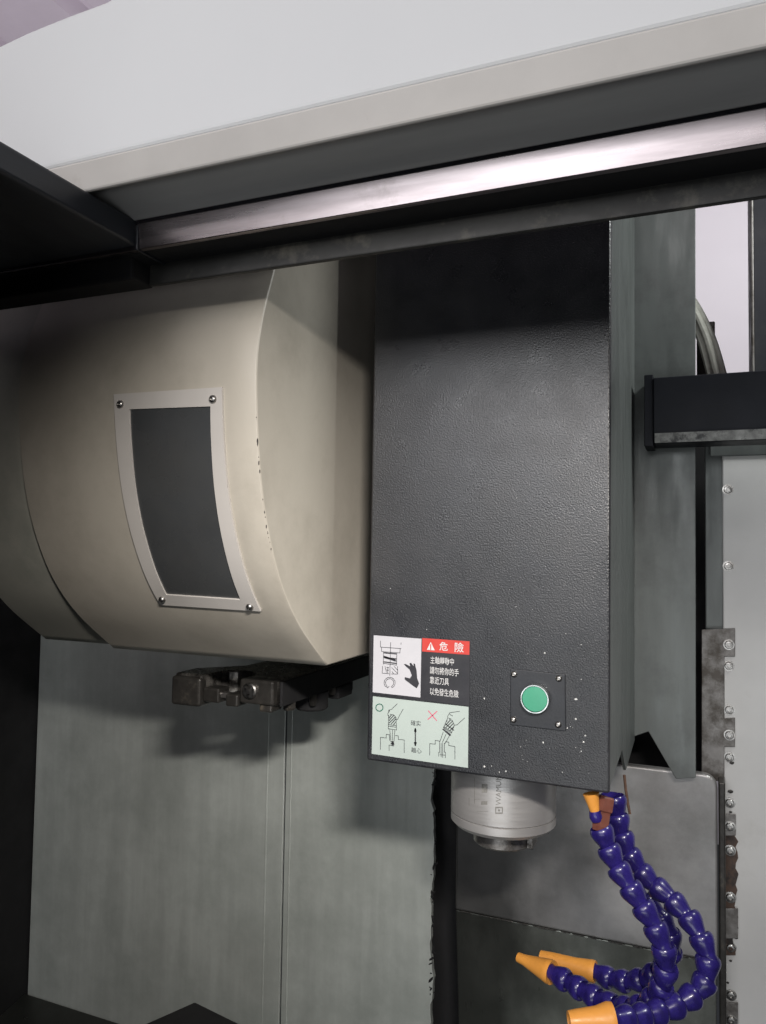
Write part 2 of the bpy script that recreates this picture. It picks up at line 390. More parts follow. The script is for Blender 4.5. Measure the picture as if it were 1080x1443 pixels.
obj('corner_bracket', prism(pl, (0, 0.0035, 0)), 'bracket', rp, bevel=0.0008)
rg = []
for k in range(24):
    py = 1170 + k*7.6
    rg.append(PR(1038+random.uniform(-3, 3) - (0 if 1150 < py < 1320 else 4), py))
pl = [PR(1017, 1170), *rg, PR(1017, 1345)]
pl = [Vector((p.x, YR-0.0035, p.z)) for p in pl]
obj('rust_strip', prism(pl, (0, 0.003, 0)), 'rust', rp)
pl = [Vector((p.x, YR-0.006, p.z)) for p in (PR(1021, 1146), PR(1037, 1146), PR(1037, 1176), PR(1021, 1176))]
obj('bracket_tab', prism(pl, (0, 0.002, 0)), 'bracket', rp, bevel=0.0006)
for (a, b_) in ((1278, 1320), (1410, 1470)):
    pl = [Vector((p.x, YR-0.007, p.z)) for p in (PR(1022, a), PR(1040, a), PR(1040, b_), PR(1022, b_))]
    obj('bracket_tab', prism(pl, (0, 0.0025, 0)), 'bracket', rp, bevel=0.0006)
for sy, dd in ((690, 0), (798, 0), (908, -0.004), (938, 0), (1000, 0), (1035, -0.004), (1067, 0), (1131, 0), (1163, -0.006), (1197, -0.004), (1263, -0.004), (1335, 0), (1402, 0), (1434, -0.007)):
    p = PR(1026+(sy-690)*0.006, sy); screw((p.x, YR+dd, p.z), (0, -1, 0), 0.0068, rp, 'washer')
bm = bmesh.new()
for k in range(34):
    py = random.choice([random.uniform(1060, 1420), random.uniform(1130, 1340)])
    p = PR(1030+random.gauss(1, 3), py); rr = random.uniform(0.001, 0.0035)
    if p.x < xe+0.002: p.x = xe+0.003
    bmesh.ops.create_icosphere(bm, subdivisions=1, radius=rr, matrix=Matrix.Translation((p.x, YR-0.0005, p.z)) @ Matrix.Diagonal((random.uniform(1, 2), 0.3, 1, 1)))
g = obj('oily_grime', bm, 'cast', rp); g['kind'] = 'stuff'

# black post right of the opening
post = thing('rear_post', 'black upright post at the edge of the bright rear opening', 'post', (0.2, 1.6, 1.5))
obj('post_body', bx(onY(1061, 400, 1.55).x, onY(1061, 400, 1.55).x+0.14, 1.55, 1.7, ztop+0.1, 2.7), 'black', post, bevel=0.003)
obj('seal_lip', bx(onY(1058.5, 400, 1.545).x, onY(1062.5, 400, 1.545).x, 1.542, 1.556, ztop+0.1, 2.7), 'bracket', post, bevel=0.0015)
hs = thing('clear_hose_bundle', 'translucent hoses slanting down across the bright rear opening', 'hose', onY(1000, 520, 1.58))
for k, (a, b_) in enumerate((((968, 420), (1012, 535)), ((962, 428), (1003, 535)), ((974, 420), (1022, 538)))):
    p0 = onY(*a, 1.60+0.006*k); p1 = onY(*b_, 1.60+0.006*k); mid = (p0+p1)/2+Vector((0.006, 0, 0.006))
    obj('hose', tube(catmull([p0+Vector((-0.04, 0, 0.05)), p0, mid, p1, p1+Vector((0.02, 0, -0.08))], 8), 0.0075, 10), 'clear_hose', hs, smooth=True)
sb = thing('junction_block', 'small dark block behind the translucent hoses in the rear opening', 'block', onY(1000, 520, 1.75))
p0 = onY(982, 460, 1.75); p1 = onY(1008, 540, 1.75)
obj('block_body', bx(p0.x, p1.x, 1.72, 1.80, p1.z, p0.z), 'cast', sb, bevel=0.003)

# ------------------------------------------------------------------ spindle head
head = thing('headstock', 'tall black pebbled spindle head cover with grey green sides', 'spindle head', ((XHL+XHR)/2, 1.1, 1.1))
HB = [onY(517, 1071, YH), onY(859, 1119, YH)]
zHB = (HB[0].z+HB[1].z)/2
xl_b = HB[0].x
poly = [Vector((XHL, YH, 2.5)), Vector((XHR, YH, 2.5)), Vector((XHR-0.001, YH, HB[1].z)), Vector((xl_b, YH, HB[0].z))]
obj('front_cover', prism(poly, (0, 0.012, 0)), 'pebble', head, bevel=0.003, segs=3)
# right side sheet
bk = onY(905, 1044, YF); XS = XHR-0.003
bmx = [Vector((XS, YH+0.0125, 2.5)), Vector((XS, YF, 2.5)), Vector((XS, YF, bk.z)), Vector((XS, YF-0.16, bk.z-0.01)), Vector((XS, YF-0.22, HB[1].z+0.012)), Vector((XS, YH+0.0125, HB[1].z+0.002))]
obj('side_panel', prism(bmx, (-0.004, 0, 0)), 'side', head)
XL2 = XHL+0.006
bml = [Vector((XL2, YH+0.0125, 2.5)), Vector((XL2, YF, 2.5)), Vector((XL2, YF, HB[0].z+0.03)), Vector((XL2, YH+0.0125, HB[0].z+0.002))]
obj('side_panel', prism(bml, (0.004, 0, 0)), 'pebble', head)
obj('underside', bx(XL2+0.006, XS-0.006, YH+0.014, YF-0.02, HB[0].z+0.012, HB[0].z+0.03), 'void', head)
# flange with a cut away corner
def PF(px, py): return onY(px, py, YF)
fl = [PF(904, 200), PF(981, 200), PF(981, 1096), PF(953, 1098), PF(914, 1031), PF(908, 1033), PF(905, 1045)]
fl = [Vector((p.x, YF, p.z)) for p in fl]; fl[0].x = fl[-1].x = XS-0.006
fl[0].z = fl[1].z = 2.5
fl[-1].z = fl[-2].z-0.01
obj('flange_panel', prism(fl, (0, 0.004, 0)), 'side', head, bevel=0.001)
for (px, py) in ((902, 496), (900, 722)):
    p = onX(px, py, XS); screw((XS, p.y, p.z), (1, 0, 0), 0.008, head, 'washer')
# chips and coolant flecks stuck to the lower front
bm = bmesh.new()
def fleck(px, py, r):
    p = onY(px, py, YH)
    a = random.uniform(0, PI); l = random.uniform(0.5, 1.8)
    pts = [Vector((p.x + r*l*math.cos(a+t)*(1 if i % 2 else 0.6), YH-0.0006-random.random()*0.0006, p.z+r*math.sin(a+t))) for i, t in enumerate((0, 1.3, 2.6, 3.9, 5.2))]
    bm.faces.new([bm.verts.new(q) for q in pts])
for k in range(30):
    px = random.gauss(760, 45); py = random.gauss(1062, 28)
    if 668 < px < 850 and py < 1090+ (px-660)*0.13 and not (720 < px < 800 and py < 1034): fleck(px, py, random.choice([0.0003, 0.0004, 0.0006, 0.0011]))
for k in range(45):
    px = random.uniform(540, 850); py = 1100-abs(random.gauss(0, 190))
    if py < 890 or (px > 670 and not (715 < px < 802 and 938 < py < 1036)): fleck(px, py, random.choice([0.0003, 0.0004, 0.0006]))
for px, py in ((768, 920), (683, 984), (812, 985), (812, 1013), (683, 1080), (704, 1088), (766, 1046)): fleck(px, py, 0.0014)
g = obj('metal_flecks', bm, 'fleck', head); g['kind'] = 'stuff'

# ------------------------------------------------------------------ stickers
SC = 6.968
def PS(cx, cy): return onY(515+cx/SC, 885+cy/SC, YH)
def poly_at(pts, d):
    return [Vector((p.x, YH-d, p.z)) for p in (PS(*q) for q in pts)]
def quad(pts, d, th=0.0006):
    return prism(poly_at(pts, d), (0, th, 0))
def draw(strokes, wd, d):
    bm = bmesh.new()
    for s in strokes: stroke([PS(*q) for q in s], wd, YH-d, bm)
    return bm
def place_text(body, cx, cy, size, d, align='LEFT', bold=0.0, sx=1.0):
    p = PS(cx, cy)
    M = Matrix(((sx, 0, 0, p.x), (0, 0, -1, YH-d), (0, 1, 0, p.z), (0, 0, 0, 1)))
    return text_bm(body, size, M, align=align, bold=bold)
cpx = 1.0/SC/F_PX*1.07                      # metres per crop pixel
st = thing('danger_sticker', 'red black and white danger sticker with a hand pictogram', 'sticker', PS(550, 690))
obj('black_backing', quad([(75, 60), (1030, 127), (1025, 765), (68, 640)], 0.0012), 'label_black', st)
obj('white_panel', quad([(88, 70), (556, 104), (545, 680), (78, 628)], 0.0018), 'paper', st)
obj('red_banner', quad([(564, 97), (1028, 130), (1025, 262), (562, 228)], 0.0018), 'red', st)
bm = bmesh.new()
tri = poly_at([(648, 135), (688, 218), (610, 212)], 0.0022); bm.faces.new([bm.verts.new(p) for p in tri])
obj('warning_triangle', bm, 'ink_white', st)
obj('exclamation_mark', draw([[(648, 160), (648, 192)], [(648, 200), (648, 207)]], 10*cpx, 0.0025), 'red', st)
obj('banner_lettering', place_text('危', 775, 185, 88*cpx, 0.0022, 'CENTER', 0.00012), 'ink_white', st)
obj('banner_lettering', place_text('險', 925, 197, 98*cpx, 0.0022, 'CENTER', 0.00012), 'ink_white', st)
for body, cx, cy, wd in (('主軸轉動中', 645, 316, 235), ('請勿將你的手', 640, 416, 288), ('靠近刀具', 640, 514, 190), ('以免發生危險', 640, 622, 285)):
    n = len(body); sz = 74*cpx
    b = place_text(body, cx, cy, sz, 0.0022, 'LEFT', 0.00006)
    xs_ = [v.co.x for v in b.verts]; mn, mxx = min(xs_), max(xs_); tgt = wd*cpx; x_0 = PS(cx, cy).x
    for v in b.verts: v.co.x = x_0+(v.co.x-mn)/(mxx-mn)*tgt; v.co.z -= (v.co.x-x_0)*0.02
    obj('warning_lettering', b, 'ink_white', st)
hand = [(385, 357), (400, 350), (446, 374), (440, 345), (453, 338), (480, 372), (480, 346), (493, 348), (510, 420), (515, 490), (535, 545), (510, 590), (470, 562), (392, 502), (394, 480), (444, 492), (462, 462), (440, 405)]
bm = bmesh.new(); HP = poly_at(hand, 0.0022); hv = [bm.verts.new(p) for p in HP]
from mathutils.geometry import tessellate_polygon
for t3 in tessellate_polygon([[Vector((p.x, p.z, 0)) for p in HP]]): bm.faces.new([hv[i] for i in t3])
obj('hand_pictogram', bm, 'ink', st)
arc = lambda cx, cy, r, a0, a1, n=16: [(cx+r*math.cos(math.radians(a0+(a1-a0)*k/n)), cy-r*math.sin(math.radians(a0+(a1-a0)*k/n))) for k in range(n+1)]
tool = [[(155, 125), (155, 185), (358, 200)], [(358, 143), (356, 160)], [(255, 140), (247, 465)], [(165, 188), (165, 228), (345, 243), (349, 198)], [(185, 232), (183, 355)], [(315, 247), (313, 365)], [(183, 345), (313, 362)],
        [(175, 372), (172, 440)], [(322, 375), (325, 448)], [(172, 440), (240, 447)], [(262, 448), (325, 450)], [(200, 375), (215, 435)], [(215, 385), (238, 388)], [(210, 410), (238, 412)], [(265, 385), (320, 440)], [(290, 375), (322, 410)], [(268, 425), (285, 448)], [(228, 380), (226, 440)]]
obj('tool_pictogram', draw(tool, 5*cpx, 0.0022), 'ink', st)
obj('tool_thread', draw([[(188, 240), (310, 252)], [(186, 285), (312, 302)], [(200, 290), (308, 322)], [(190, 275), (300, 310)], [(190, 330), (310, 345)]], 11*cpx, 0.0024), 'ink', st)
obj('rotation_arrow', draw([arc(245, 535, 54, -60, 230), arc(245, 535, 40, -60, 225), [(215, 560), (222, 585), (240, 570)], arc(245, 535, 54, -60, -62, 1) + [(262, 572)]], 5*cpx, 0.0022), 'ink', st)

s2 = thing('tool_loading_sticker', 'pale green sticker of right and wrong tool loading drawings', 'sticker', PS(540, 1330))
obj('sticker_sheet', quad([(80, 668), (1018, 772), (1012, 1370), (68, 1232)], 0.0018), 'paper_g', s2)
obj('green_circle', draw([arc(145, 778, 35, 0, 360, 28)], 9*cpx, 0.0022), 'ink_green', s2)
obj('red_cross', draw([[(625, 810), (705, 905)], [(710, 815), (620, 895)]], 9*cpx, 0.0022), 'ink_red', s2)
obj('small_lettering', place_text('確实', 450, 930, 54*cpx, 0.0022), 'ink', s2)
obj('small_lettering', place_text('離心', 455, 1196, 54*cpx, 0.0022), 'ink', s2)
obj('double_arrow', draw([[(497, 1000), (497, 1130)], [(497, 985), (490, 1010), (504, 1010), (497, 985)], [(497, 1150), (489, 1122), (505, 1122), (497, 1150)]], 12*cpx, 0.0022), 'ink', s2)
A = [[(320, 740), (268, 792), (236, 806), (226, 850), (240, 870)], [(378, 792), (340, 860), (322, 895), (305, 892)], [(240, 800), (245, 812), (230, 830)], [(236, 850), (232, 945), (312, 957), (308, 875), (285, 850), (250, 845)],
     [(232, 960), (312, 972)], [(232, 985), (312, 998)], [(232, 945), (232, 990)], [(312, 957), (312, 1000)], [(246, 992), (257, 1105)], [(297, 1000), (288, 1105)], [(272, 1000), (272, 1100)],
     [(155, 1190), (155, 1070), (212, 1076), (212, 1040), (243, 1044), (245, 1100)], [(300, 1052), (330, 1057), (330, 1090), (388, 1096), (388, 1220)], [(240, 1200), (240, 1145), (262, 1148)]]
B = [[(930, 815), (835, 828), (815, 862), (805, 920)], [(980, 880), (905, 948), (880, 950)], [(835, 845), (865, 860)], [(822, 880), (850, 890)], [(805, 900), (775, 970), (850, 1030), (880, 950), (860, 905), (830, 893)], [(770, 975), (845, 1045)], [(762, 990), (838, 1056)], [(778, 962), (856, 1022)],
     [(770, 1020), (738, 1112)], [(832, 1052), (788, 1130)], [(798, 1040), (762, 1120)], [(638, 1245), (638, 1132), (692, 1137), (692, 1100), (735, 1106)], [(792, 1112), (825, 1118), (825, 1150), (885, 1160), (885, 1285)],
     [(735, 1110), (735, 1215), (727, 1216), (727, 1256)], [(765, 1128), (765, 1268)], [(750, 1128), (750, 1260)], [(782, 1125), (782, 1215), (792, 1216), (792, 1270)], [(740, 1240), (790, 1245)]]
obj('tool_drawing', draw(A, 5*cpx, 0.0022), 'ink', s2)
obj('tool_drawing', draw(B, 5*cpx, 0.0022), 'ink', s2)
obj('hatching', draw([[(240, 880), (262, 852)], [(240, 905), (285, 855)], [(240, 930), (302, 870)], [(262, 938), (306, 888)], [(285, 945), (308, 915)], [(258, 1112), (286, 1116)], [(258, 1130), (290, 1134)], [(268, 1108), (268, 1152)], [(283, 1110), (285, 1154)], [(275, 1108), (275, 1152)]], 8*cpx, 0.0024), 'ink', s2)['kind'] = 'stuff'
obj('hatching', draw([[(795, 950), (840, 900)], [(800, 970), (860, 912)], [(820, 985), (872, 930)], [(838, 1002), (878, 960)], [(790, 935), (875, 1000)], [(772, 990), (842, 1050)]], 8*cpx, 0.0024), 'ink', s2)['kind'] = 'stuff'

# ------------------------------------------------------------------ push button
pb = thing('push_button', 'round green push button on a small black square plate', 'push button', onY(758, 1030, YH))
pq = [onY(720, 942, YH), onY(797, 950, YH), onY(798, 1030, YH), onY(720, 1021, YH)]
bpl = obj('button_plate', prism([Vector((p.x, YH-0.003, p.z)) for p in pq], (0, 0.004, 0)), 'plate_black', pb, bevel=0.001)
cb = onY(754, 985, YH-0.012)
Mb = frame_matrix(Vector((cb.x, YH-0.003, cb.z)), (0, -1, 0))
obj('bezel_ring', lathe([(0.0175, 0), (0.0185, 0.002), (0.0185, 0.009), (0.0178, 0.0115), (0.0165, 0.0115), (0.0162, 0.008)], 40, M=Mb), 'ring', pb, smooth=True)
obj('button_cap', lathe([(0.0161, 0.006), (0.0161, 0.0098), (0.0155, 0.0106), (0.009, 0.0110), (0.002, 0.0111)], 40, M=Mb), 'green', pb, smooth=True)
for (px, py) in ((725, 950), (788, 956), (724, 1014), (787, 1021)):
    p = onY(px, py, YH-0.003); screw((p.x, YH-0.003, p.z), (0, -1, 0), 0.0042, bpl)

# ------------------------------------------------------------------ spindle nose
YS = 1.135
pc = onY(709, 1150, YS); zl = onY(709, 1172, YS-0.07).z; RS = (onY(782, 1150, YS).x-onY(636, 1150, YS).x)/2*0.985
zs0 = HB[0].z+0.02; zb1 = onY(709, 1187, YS-RS).z; zb2 = onY(709, 1199, YS-0.035).z
zl = onY(709, 1169, YS-RS).z
sp = thing('spindle', 'bright turned steel spindle nose hanging below the black head', 'spindle', (pc.x, YS, zb2))
Ms = Matrix.Translation((pc.x, YS, 0))
obj('spindle_housing', lathe([(RS, zs0), (RS, zl+0.0016), (RS-0.0018, zl+0.0008)], 72, M=Ms), 'steel', sp, smooth=True)
obj('spindle_collar', lathe([(RS-0.0018, zl+0.0004), (RS, zl-0.0008), (RS, zb1+0.006), (RS-0.006, zb1), (RS*0.6, zb1)], 72, M=Ms), 'steel', sp, smooth=True)
obj('tool_nose', lathe([(RS*0.56, zb1-0.0005), (RS*0.56, zb2+0.003), (RS*0.52, zb2), (RS*0.36, zb2), (RS*0.30, zb2+0.03)], 48, M=Ms), 'steel_dark', sp, smooth=True)
bk1 = bx(pc.x+RS*0.44, pc.x+RS*0.62, YS-0.016, YS+0.016, zb2+0.001, zb1-0.0005)
obj('drive_key', bk1, 'steel_dark', sp, bevel=0.001)
def wrap(px, py, du, dv):
    """point on the housing skin seen at px,py shifted by du along the skin and dv up"""
    d = ray(px, py); o = EYE
    a = d.x**2+d.y**2; b_ = 2*(d.x*(o.x-pc.x)+d.y*(o.y-YS)); c_ = (o.x-pc.x)**2+(o.y-YS)**2-(RS+0.0004)**2
    t = (-b_-math.sqrt(max(0, b_*b_-4*a*c_)))/(2*a); p = o+d*t
    ang = math.atan2(p.y-YS, p.x-pc.x)+du/RS
    return Vector((pc.x+(RS+0.0004)*math.cos(ang), YS+(RS+0.0004)*math.sin(ang), p.z+dv))
def patch(bm, x0, y0, x1, y1, n=4):
    q = [[bm.verts.new(wrap(x0+(x1-x0)*i/n, y0+(y1-y0)*j, 0, 0)) for i in range(n+1)] for j in (0, 1)]
    for i in range(n): bm.faces.new((q[0][i], q[0][i+1], q[1][i+1], q[1][i]))
bm = bmesh.new()
patch(bm, 679, 1105, 687, 1117); patch(bm, 678, 1129, 687, 1134)
obj('etched_mark', bm, 'ink_grey', sp)
bm = bmesh.new()
for a in ((668.6, 1096, 669.2, 1128), (661, 1124, 661.5, 1136), (672, 1143, 688, 1143.5), (669, 1126, 677, 1126.5), (668.6, 1126, 669.2, 1133)): patch(bm, *a)
obj('etched_line', bm, 'ink_grey', sp)
bm = text_bm('WAMUNG', 0.0105, None, warp=lambda v: wrap(708.5, 1147, 0, 0)*0 + wrap(703.0, 1135, -v.y, v.x*1.0), bold=0.0)
obj('etched_lettering', bm, 'ink_grey', sp)
bm = bmesh.new()
for a in ((698, 1137, 709, 1139), (698, 1145, 709, 1147), (698, 1137, 699.6, 1147), (707.4, 1137, 709, 1147), (702, 1140.5, 705, 1143.5)): patch(bm, *a)
obj('etched_logo', bm, 'ink_grey', sp)

# ------------------------------------------------------------------ support arm at the right
YA = 1.33
arm = thing('support_arm', 'black horizontal box arm with a pale lower edge, bolted beside the head', 'support arm', onY(912, 630, YA))
def PA(px, py): return onY(px, py, YA)
xa0 = PA(921, 580).x; za1 = PA(1000, 527).z; za0 = PA(1000, 604).z; za_b = PA(1000, 622).z
prof = [(YA, za1), (YA, za0), (YA+0.003, za_b), (YF-0.002, za_b), (YF-0.002, za1)]
obj('beam', prism([Vector((xa0, y, z_)) for y, z_ in prof], (0.9, 0, 0)), 'arm_black', arm, bevel=0.0015, segs=2)
obj('worn_edge', prism([Vector((xa0+0.002, y, z_)) for y, z_ in ((YA-0.0006, za0-0.004), (YA+0.0018, za_b+0.001), (YA+0.0035, za_b+0.001), (YA+0.002, za0-0.004))], (0.897, 0, 0)), 'worn', arm)
obj('mounting_plate', bx(PA(908, 580).x, xa0-0.0005, YA+0.002, YF-0.001, za_b-0.004, za1+0.006), 'arm_black', arm, bevel=0.001)

# ------------------------------------------------------------------ tool magazine cover
XC = XHL-0.06
arcpx = [(398, 335), (385, 385), (373, 432), (364.5, 480), (361.5, 520), (361.5, 560), (363.5, 620), (369, 690), (380, 760), (398, 828), (424, 885), (461, 938)]
prof0 = [onX(px, py, XC) for px, py in arcpx]
P2 = [Vector((0, p.y, p.z)) for p in prof0]
top = P2[0]; dtop = (P2[0]-P2[2])
P2 = [Vector((0, top.y+0.20, top.z+0.20)), Vector((0, top.y+0.08, top.z+0.11))] + P2
prof = catmull(P2, 7)
NP = len(prof)
YB = 1.55
# normals of profile (outward = toward -Y)
def offs(i, d):
    a = prof[max(i-1, 0)]; b = prof[min(i+1, NP-1)]; t = (b-a).normalized()
    n = Vector((0, t.z, -t.y))
    if n.y > 0: n = -n
    return prof[i]+n*d
front = min(prof, key=lambda p: p.y)
print('drum', XC, 'front', front, 'bottom', prof[-1])
def Xof(px, py, Y):                          # X where the ray meets the plane y=Y
    return onY(px, py, Y).x
XM = Xof(27, 560, front.y); XML = Xof(62, 905, prof[-1].y)
mg = thing('tool_magazine_cover', 'big cream rounded tool magazine cover with a dark curved window', 'magazine cover', ((XM+XC)/2, 1.1, prof[-1].z))
def shell(xa, xb, inset, edge=0.0025):
    bm = bmesh.new()
    cols = [(xa, 0)] + [(xa+(xb-edge-xa)*k/10, 0) for k in range(1, 11)] + [(xb-edge*0.3, -edge*0.3), (xb, -edge)]
    rows = []
    for i in range(NP):
        rows.append([bm.verts.new(offs(i, inset+d)+Vector((x_, 0, 0))) for x_, d in cols])
    for a, b in zip(rows, rows[1:]):
        for k in range(len(cols)-1): bm.faces.new((a[k], a[k+1], b[k+1], b[k]))
    # flat underside
    zb_ = offs(NP-1, inset)
    bot = [bm.verts.new((x_, YB, zb_.z+0.0)) for x_, d in cols]
    for k in range(len(cols)-1): bm.faces.new((rows[-1][k], rows[-1][k+1], bot[k+1], bot[k]))
    return bm
o = obj('curved_shell', shell(XM, XC, 0), 'cream', mg, smooth=True, angle=40)
bm = bmesh.new()
ed = [offs(i, -0.0025)+Vector((XC, 0, 0)) for i in range(NP)]
loop = [bm.verts.new(p) for p in ed] + [bm.verts.new((XC, YB, ed[-1].z)), bm.verts.new((XC, YB, ed[0].z))]
f = bm.faces.new(loop); bmesh.ops.triangulate(bm, faces=[f])
obj('end_panel', bm, 'cream', mg)
o = obj('rear_shell', shell(XML, XM-0.001, -0.007), 'cream_green', mg, smooth=True, angle=40)
bm = bmesh.new()
e2 = [offs(i, -0.0005)+Vector((XM, 0, 0)) for i in range(NP)]; e3 = [offs(i, -0.01)+Vector((XM, 0, 0)) for i in range(NP)]
for i in range(NP-1):
    bm.faces.new([bm.verts.new(p) for p in (e2[i], e2[i+1], e3[i+1], e3[i])])
obj('shell_step', bm, 'cream', mg)
# window: rows of the profile between two heights
def on_shell(px, py):
    best = None
    d = ray(px, py)
    for i in range(NP-1):
        a, b = prof[i], prof[i+1]
        # intersect the ray with the plane strip a-b
        n = Vector((0, (b-a).z, -(b-a).y)); den = d.dot(n)
        if abs(den) < 1e-9: continue
        t = (Vector((EYE.x, a.y, a.z))-EYE).dot(n)/den
        p = EYE+d*t; s = (p.z-a.z)/(b.z-a.z) if abs(b.z-a.z) > 1e-9 else -1
        if -0.01 <= s <= 1.01 and t > 0 and (best is None or t < best[0]): best = (t, p.x, i+s)
    return best[1], best[2]
def at_s(s, d):
    i = min(int(s), NP-2); f_ = s-i
    return offs(i, d)*(1-f_)+offs(i+1, d)*f_
cTL, cTR, cBL, cBR = on_shell(163, 556), on_shell(315, 546), on_shell(228, 850), on_shell(369, 859)
wTL, wTR, wBL, wBR = on_shell(185, 577), on_shell(299, 573), on_shell(236, 836), on_shell(341, 843)
print('win', cTL, cTR, cBL, cBR, wTL, wTR, wBL, wBR)
def lerp(a, b, t): return (a[0]+(b[0]-a[0])*t, a[1]+(b[1]-a[1])*t)
def bil(c4, u, v): return lerp(lerp(c4[0], c4[1], u), lerp(c4[2], c4[3], u), v)
C4 = (cTL, cTR, cBL, cBR); W4 = (wTL, wTR, wBL, wBR)
def sp_(xs, d): return at_s(xs[1], d)+Vector((xs[0], 0, 0))
bm = bmesh.new(); n = 24; TH = 0.0035
def ringpts():
    o_, i_ = [], []
    for k in range(n): o_.append(bil(C4, k/n, 0)); i_.append(bil(W4, k/n, 0))
    for k in range(n): o_.append(bil(C4, 1, k/n)); i_.append(bil(W4, 1, k/n))
    for k in range(n): o_.append(bil(C4, 1-k/n, 1)); i_.append(bil(W4, 1-k/n, 1))
    for k in range(n): o_.append(bil(C4, 0, 1-k/n)); i_.append(bil(W4, 0, 1-k/n))
    return o_, i_
O_, I_ = ringpts(); m_ = len(O_)
v0 = [bm.verts.new(sp_(p, 0.0002)) for p in O_]; v1 = [bm.verts.new(sp_(p, TH)) for p in O_]
v2 = [bm.verts.new(sp_(p, TH)) for p in I_]; v3 = [bm.verts.new(sp_(p, 0.0002)) for p in I_]
for k in range(m_):
    j = (k+1) % m_
    bm.faces.new((v0[k], v0[j], v1[j], v1[k])); bm.faces.new((v1[k], v1[j], v2[j], v2[k])); bm.faces.new((v2[k], v2[j], v3[j], v3[k]))
wf = obj('window_frame', bm, 'cream_frame', mg, smooth=True, angle=30)
bm = bmesh.new(); G = []
for j in range(n+1):
    G.append([bm.verts.new(sp_(bil(W4, k/6, j/n), 0.0012)) for k in range(7)])
for j in range(n):
    for k in range(6): bm.faces.new((G[j][k], G[j][k+1], G[j+1][k+1], G[j+1][k]))
obj('window_pane', bm, 'pane', wf, smooth=True)
for px, py in ((173, 570), (303, 563), (231, 842), (354, 852)):
    q = on_shell(px, py); p = sp_(q, TH); nn = (sp_(q, TH+0.01)-p)
    screw(p, nn, 0.0052, wf)
bm = bmesh.new()
for k in range(24):
    i = random.choice([random.uniform(NP*0.55, NP*0.80), random.uniform(NP*0.60, NP*0.72)])
    p = at_s(i, -0.0007)+Vector((XC-0.0010+random.uniform(-0.0004, 0.0006), 0, 0))
    bmesh.ops.create_icosphere(bm, subdivisions=1, radius=random.uniform(0.0005, 0.0012), matrix=Matrix.Translation(p) @ Matrix.Diagonal((0.8, 0.8, random.uniform(1, 3.5), 1)))
g = obj('paint_chips', bm, 'chip', mg); g['kind'] = 'stuff'

# ------------------------------------------------------------------ tool change arm below the cover
YT = 1.08
ta = thing('tool_change_arm', 'oily dark tool change arm with gripper jaws below the magazine cover', 'tool changer arm', onY(330, 1000, YT))
def PT(px, py): return onY(px, py, YT)
z1 = PT(330, 955).z; z0 = PT(330, 990).z
xg0, xg1, xg2, xg3, xg4 = (PT(a, 970).x for a in (247, 286, 343, 373, 388))
# plan view outline of the forked end
pl = [(xg0, YT), (xg1, YT-0.004), (xg1+0.003, YT+0.03)]
for k in range(9):
    a = PI-PI*k/8; cx_ = (xg1+xg2)/2; rr_ = (xg2-xg1)/2-0.003
    pl.append((cx_+rr_*math.cos(a), YT+0.035+rr_*math.sin(a)*0.9))
pl += [(xg2-0.003, YT+0.01), (xg2, YT), (xg4, YT), (xg4+0.004, YT+0.02), (xg4+0.004, YT+0.42), (xg0+0.07, YT+0.42), (xg0+0.06, YT+0.12), (xg0, YT+0.055)]
obj('arm_body', prism([Vector((x_, y_, z1)) for x_, y_ in pl], (0, 0, z0-z1)), 'cast_top', ta, bevel=0.003)
obj('gripper_finger', bx(xg0-0.001, xg1+0.001, YT-0.010, YT+0.03, z0-0.012, z1-0.004), 'cast', ta, bevel=0.005, segs=3)
obj('gripper_finger', bx(xg2-0.002, xg4+0.001, YT-0.008, YT+0.02, z0+0.002, z1+0.001), 'cast', ta, bevel=0.004, segs=3)
pcx = PT(357, 972)
obj('plunger_pin', lathe([(0.013, 0), (0.013, 0.004), (0.011, 0.006), (0.004, 0.0065)], 20, M=frame_matrix(Vector((pcx.x, YT-0.008, pcx.z)), (0, -1, 0))), 'screw', ta, smooth=True)
obj('jaw_bar', bx(xg1-0.002, xg2+0.002, YT+0.004, YT+0.018, z0+0.004, z0+0.013), 'steel_dark', ta, bevel=0.002)
for (u0, u1, dz0, dz1, dy) in ((0.30, 0.46, -0.004, 0.020, 0.002), (0.54, 0.66, -0.006, 0.014, 0.006), (0.86, 0.98, -0.010, 0.010, 0.003)):
    obj('jaw_lug', bx(xg0+(xg4-xg0)*u0, xg0+(xg4-xg0)*u1, YT-dy, YT+0.03, z0+dz0, z0+dz1), 'cast', ta, bevel=0.003)
for k in range(4):
    q = Vector((xg4+0.011, YT+0.05+0.075*k, z0+0.004))
    obj('bolt', lathe([(0.007, 0.004), (0.007, -0.008-0.005*(k % 2)), (0.0045, -0.012-0.006*(k % 2))], 6, M=Matrix.Translation(q+Vector((-0.008, 0, -0.006)))), 'cast', ta)
obj('spring_housing', bx(xg4-0.012, xg4+0.012, YT+0.21, YT+0.27, z0-0.024, z0-0.0015), 'void', ta, bevel=0.003)
obj('side_plate', bx(xg4+0.0045, xg4+0.010, YT+0.006, YT+0.42, z0-0.001, z1-0.001), 'void', ta, bevel=0.002)
pv = onY(462, 985, 1.28)
obj('pivot_boss', lathe([(0.030, z0-0.002), (0.030, z0-0.030), (0.026, z0-0.034)], 28, M=Matrix.Translation((pv.x-0.012, YT+0.16, 0))), 'void', ta, smooth=True)
for (px, py, y_) in ((418, 984, YT+0.05), (492, 968, YT+0.28)):
    p = onY(px, py, y_)
    obj('bolt', lathe([(0.007, z0-0.001), (0.007, z0-0.012), (0.005, z0-0.015)], 6, M=Matrix.Translation((min(p.x, xg4-0.006) if px < 450 else p.x-0.01, y_, 0))), 'cast', ta)

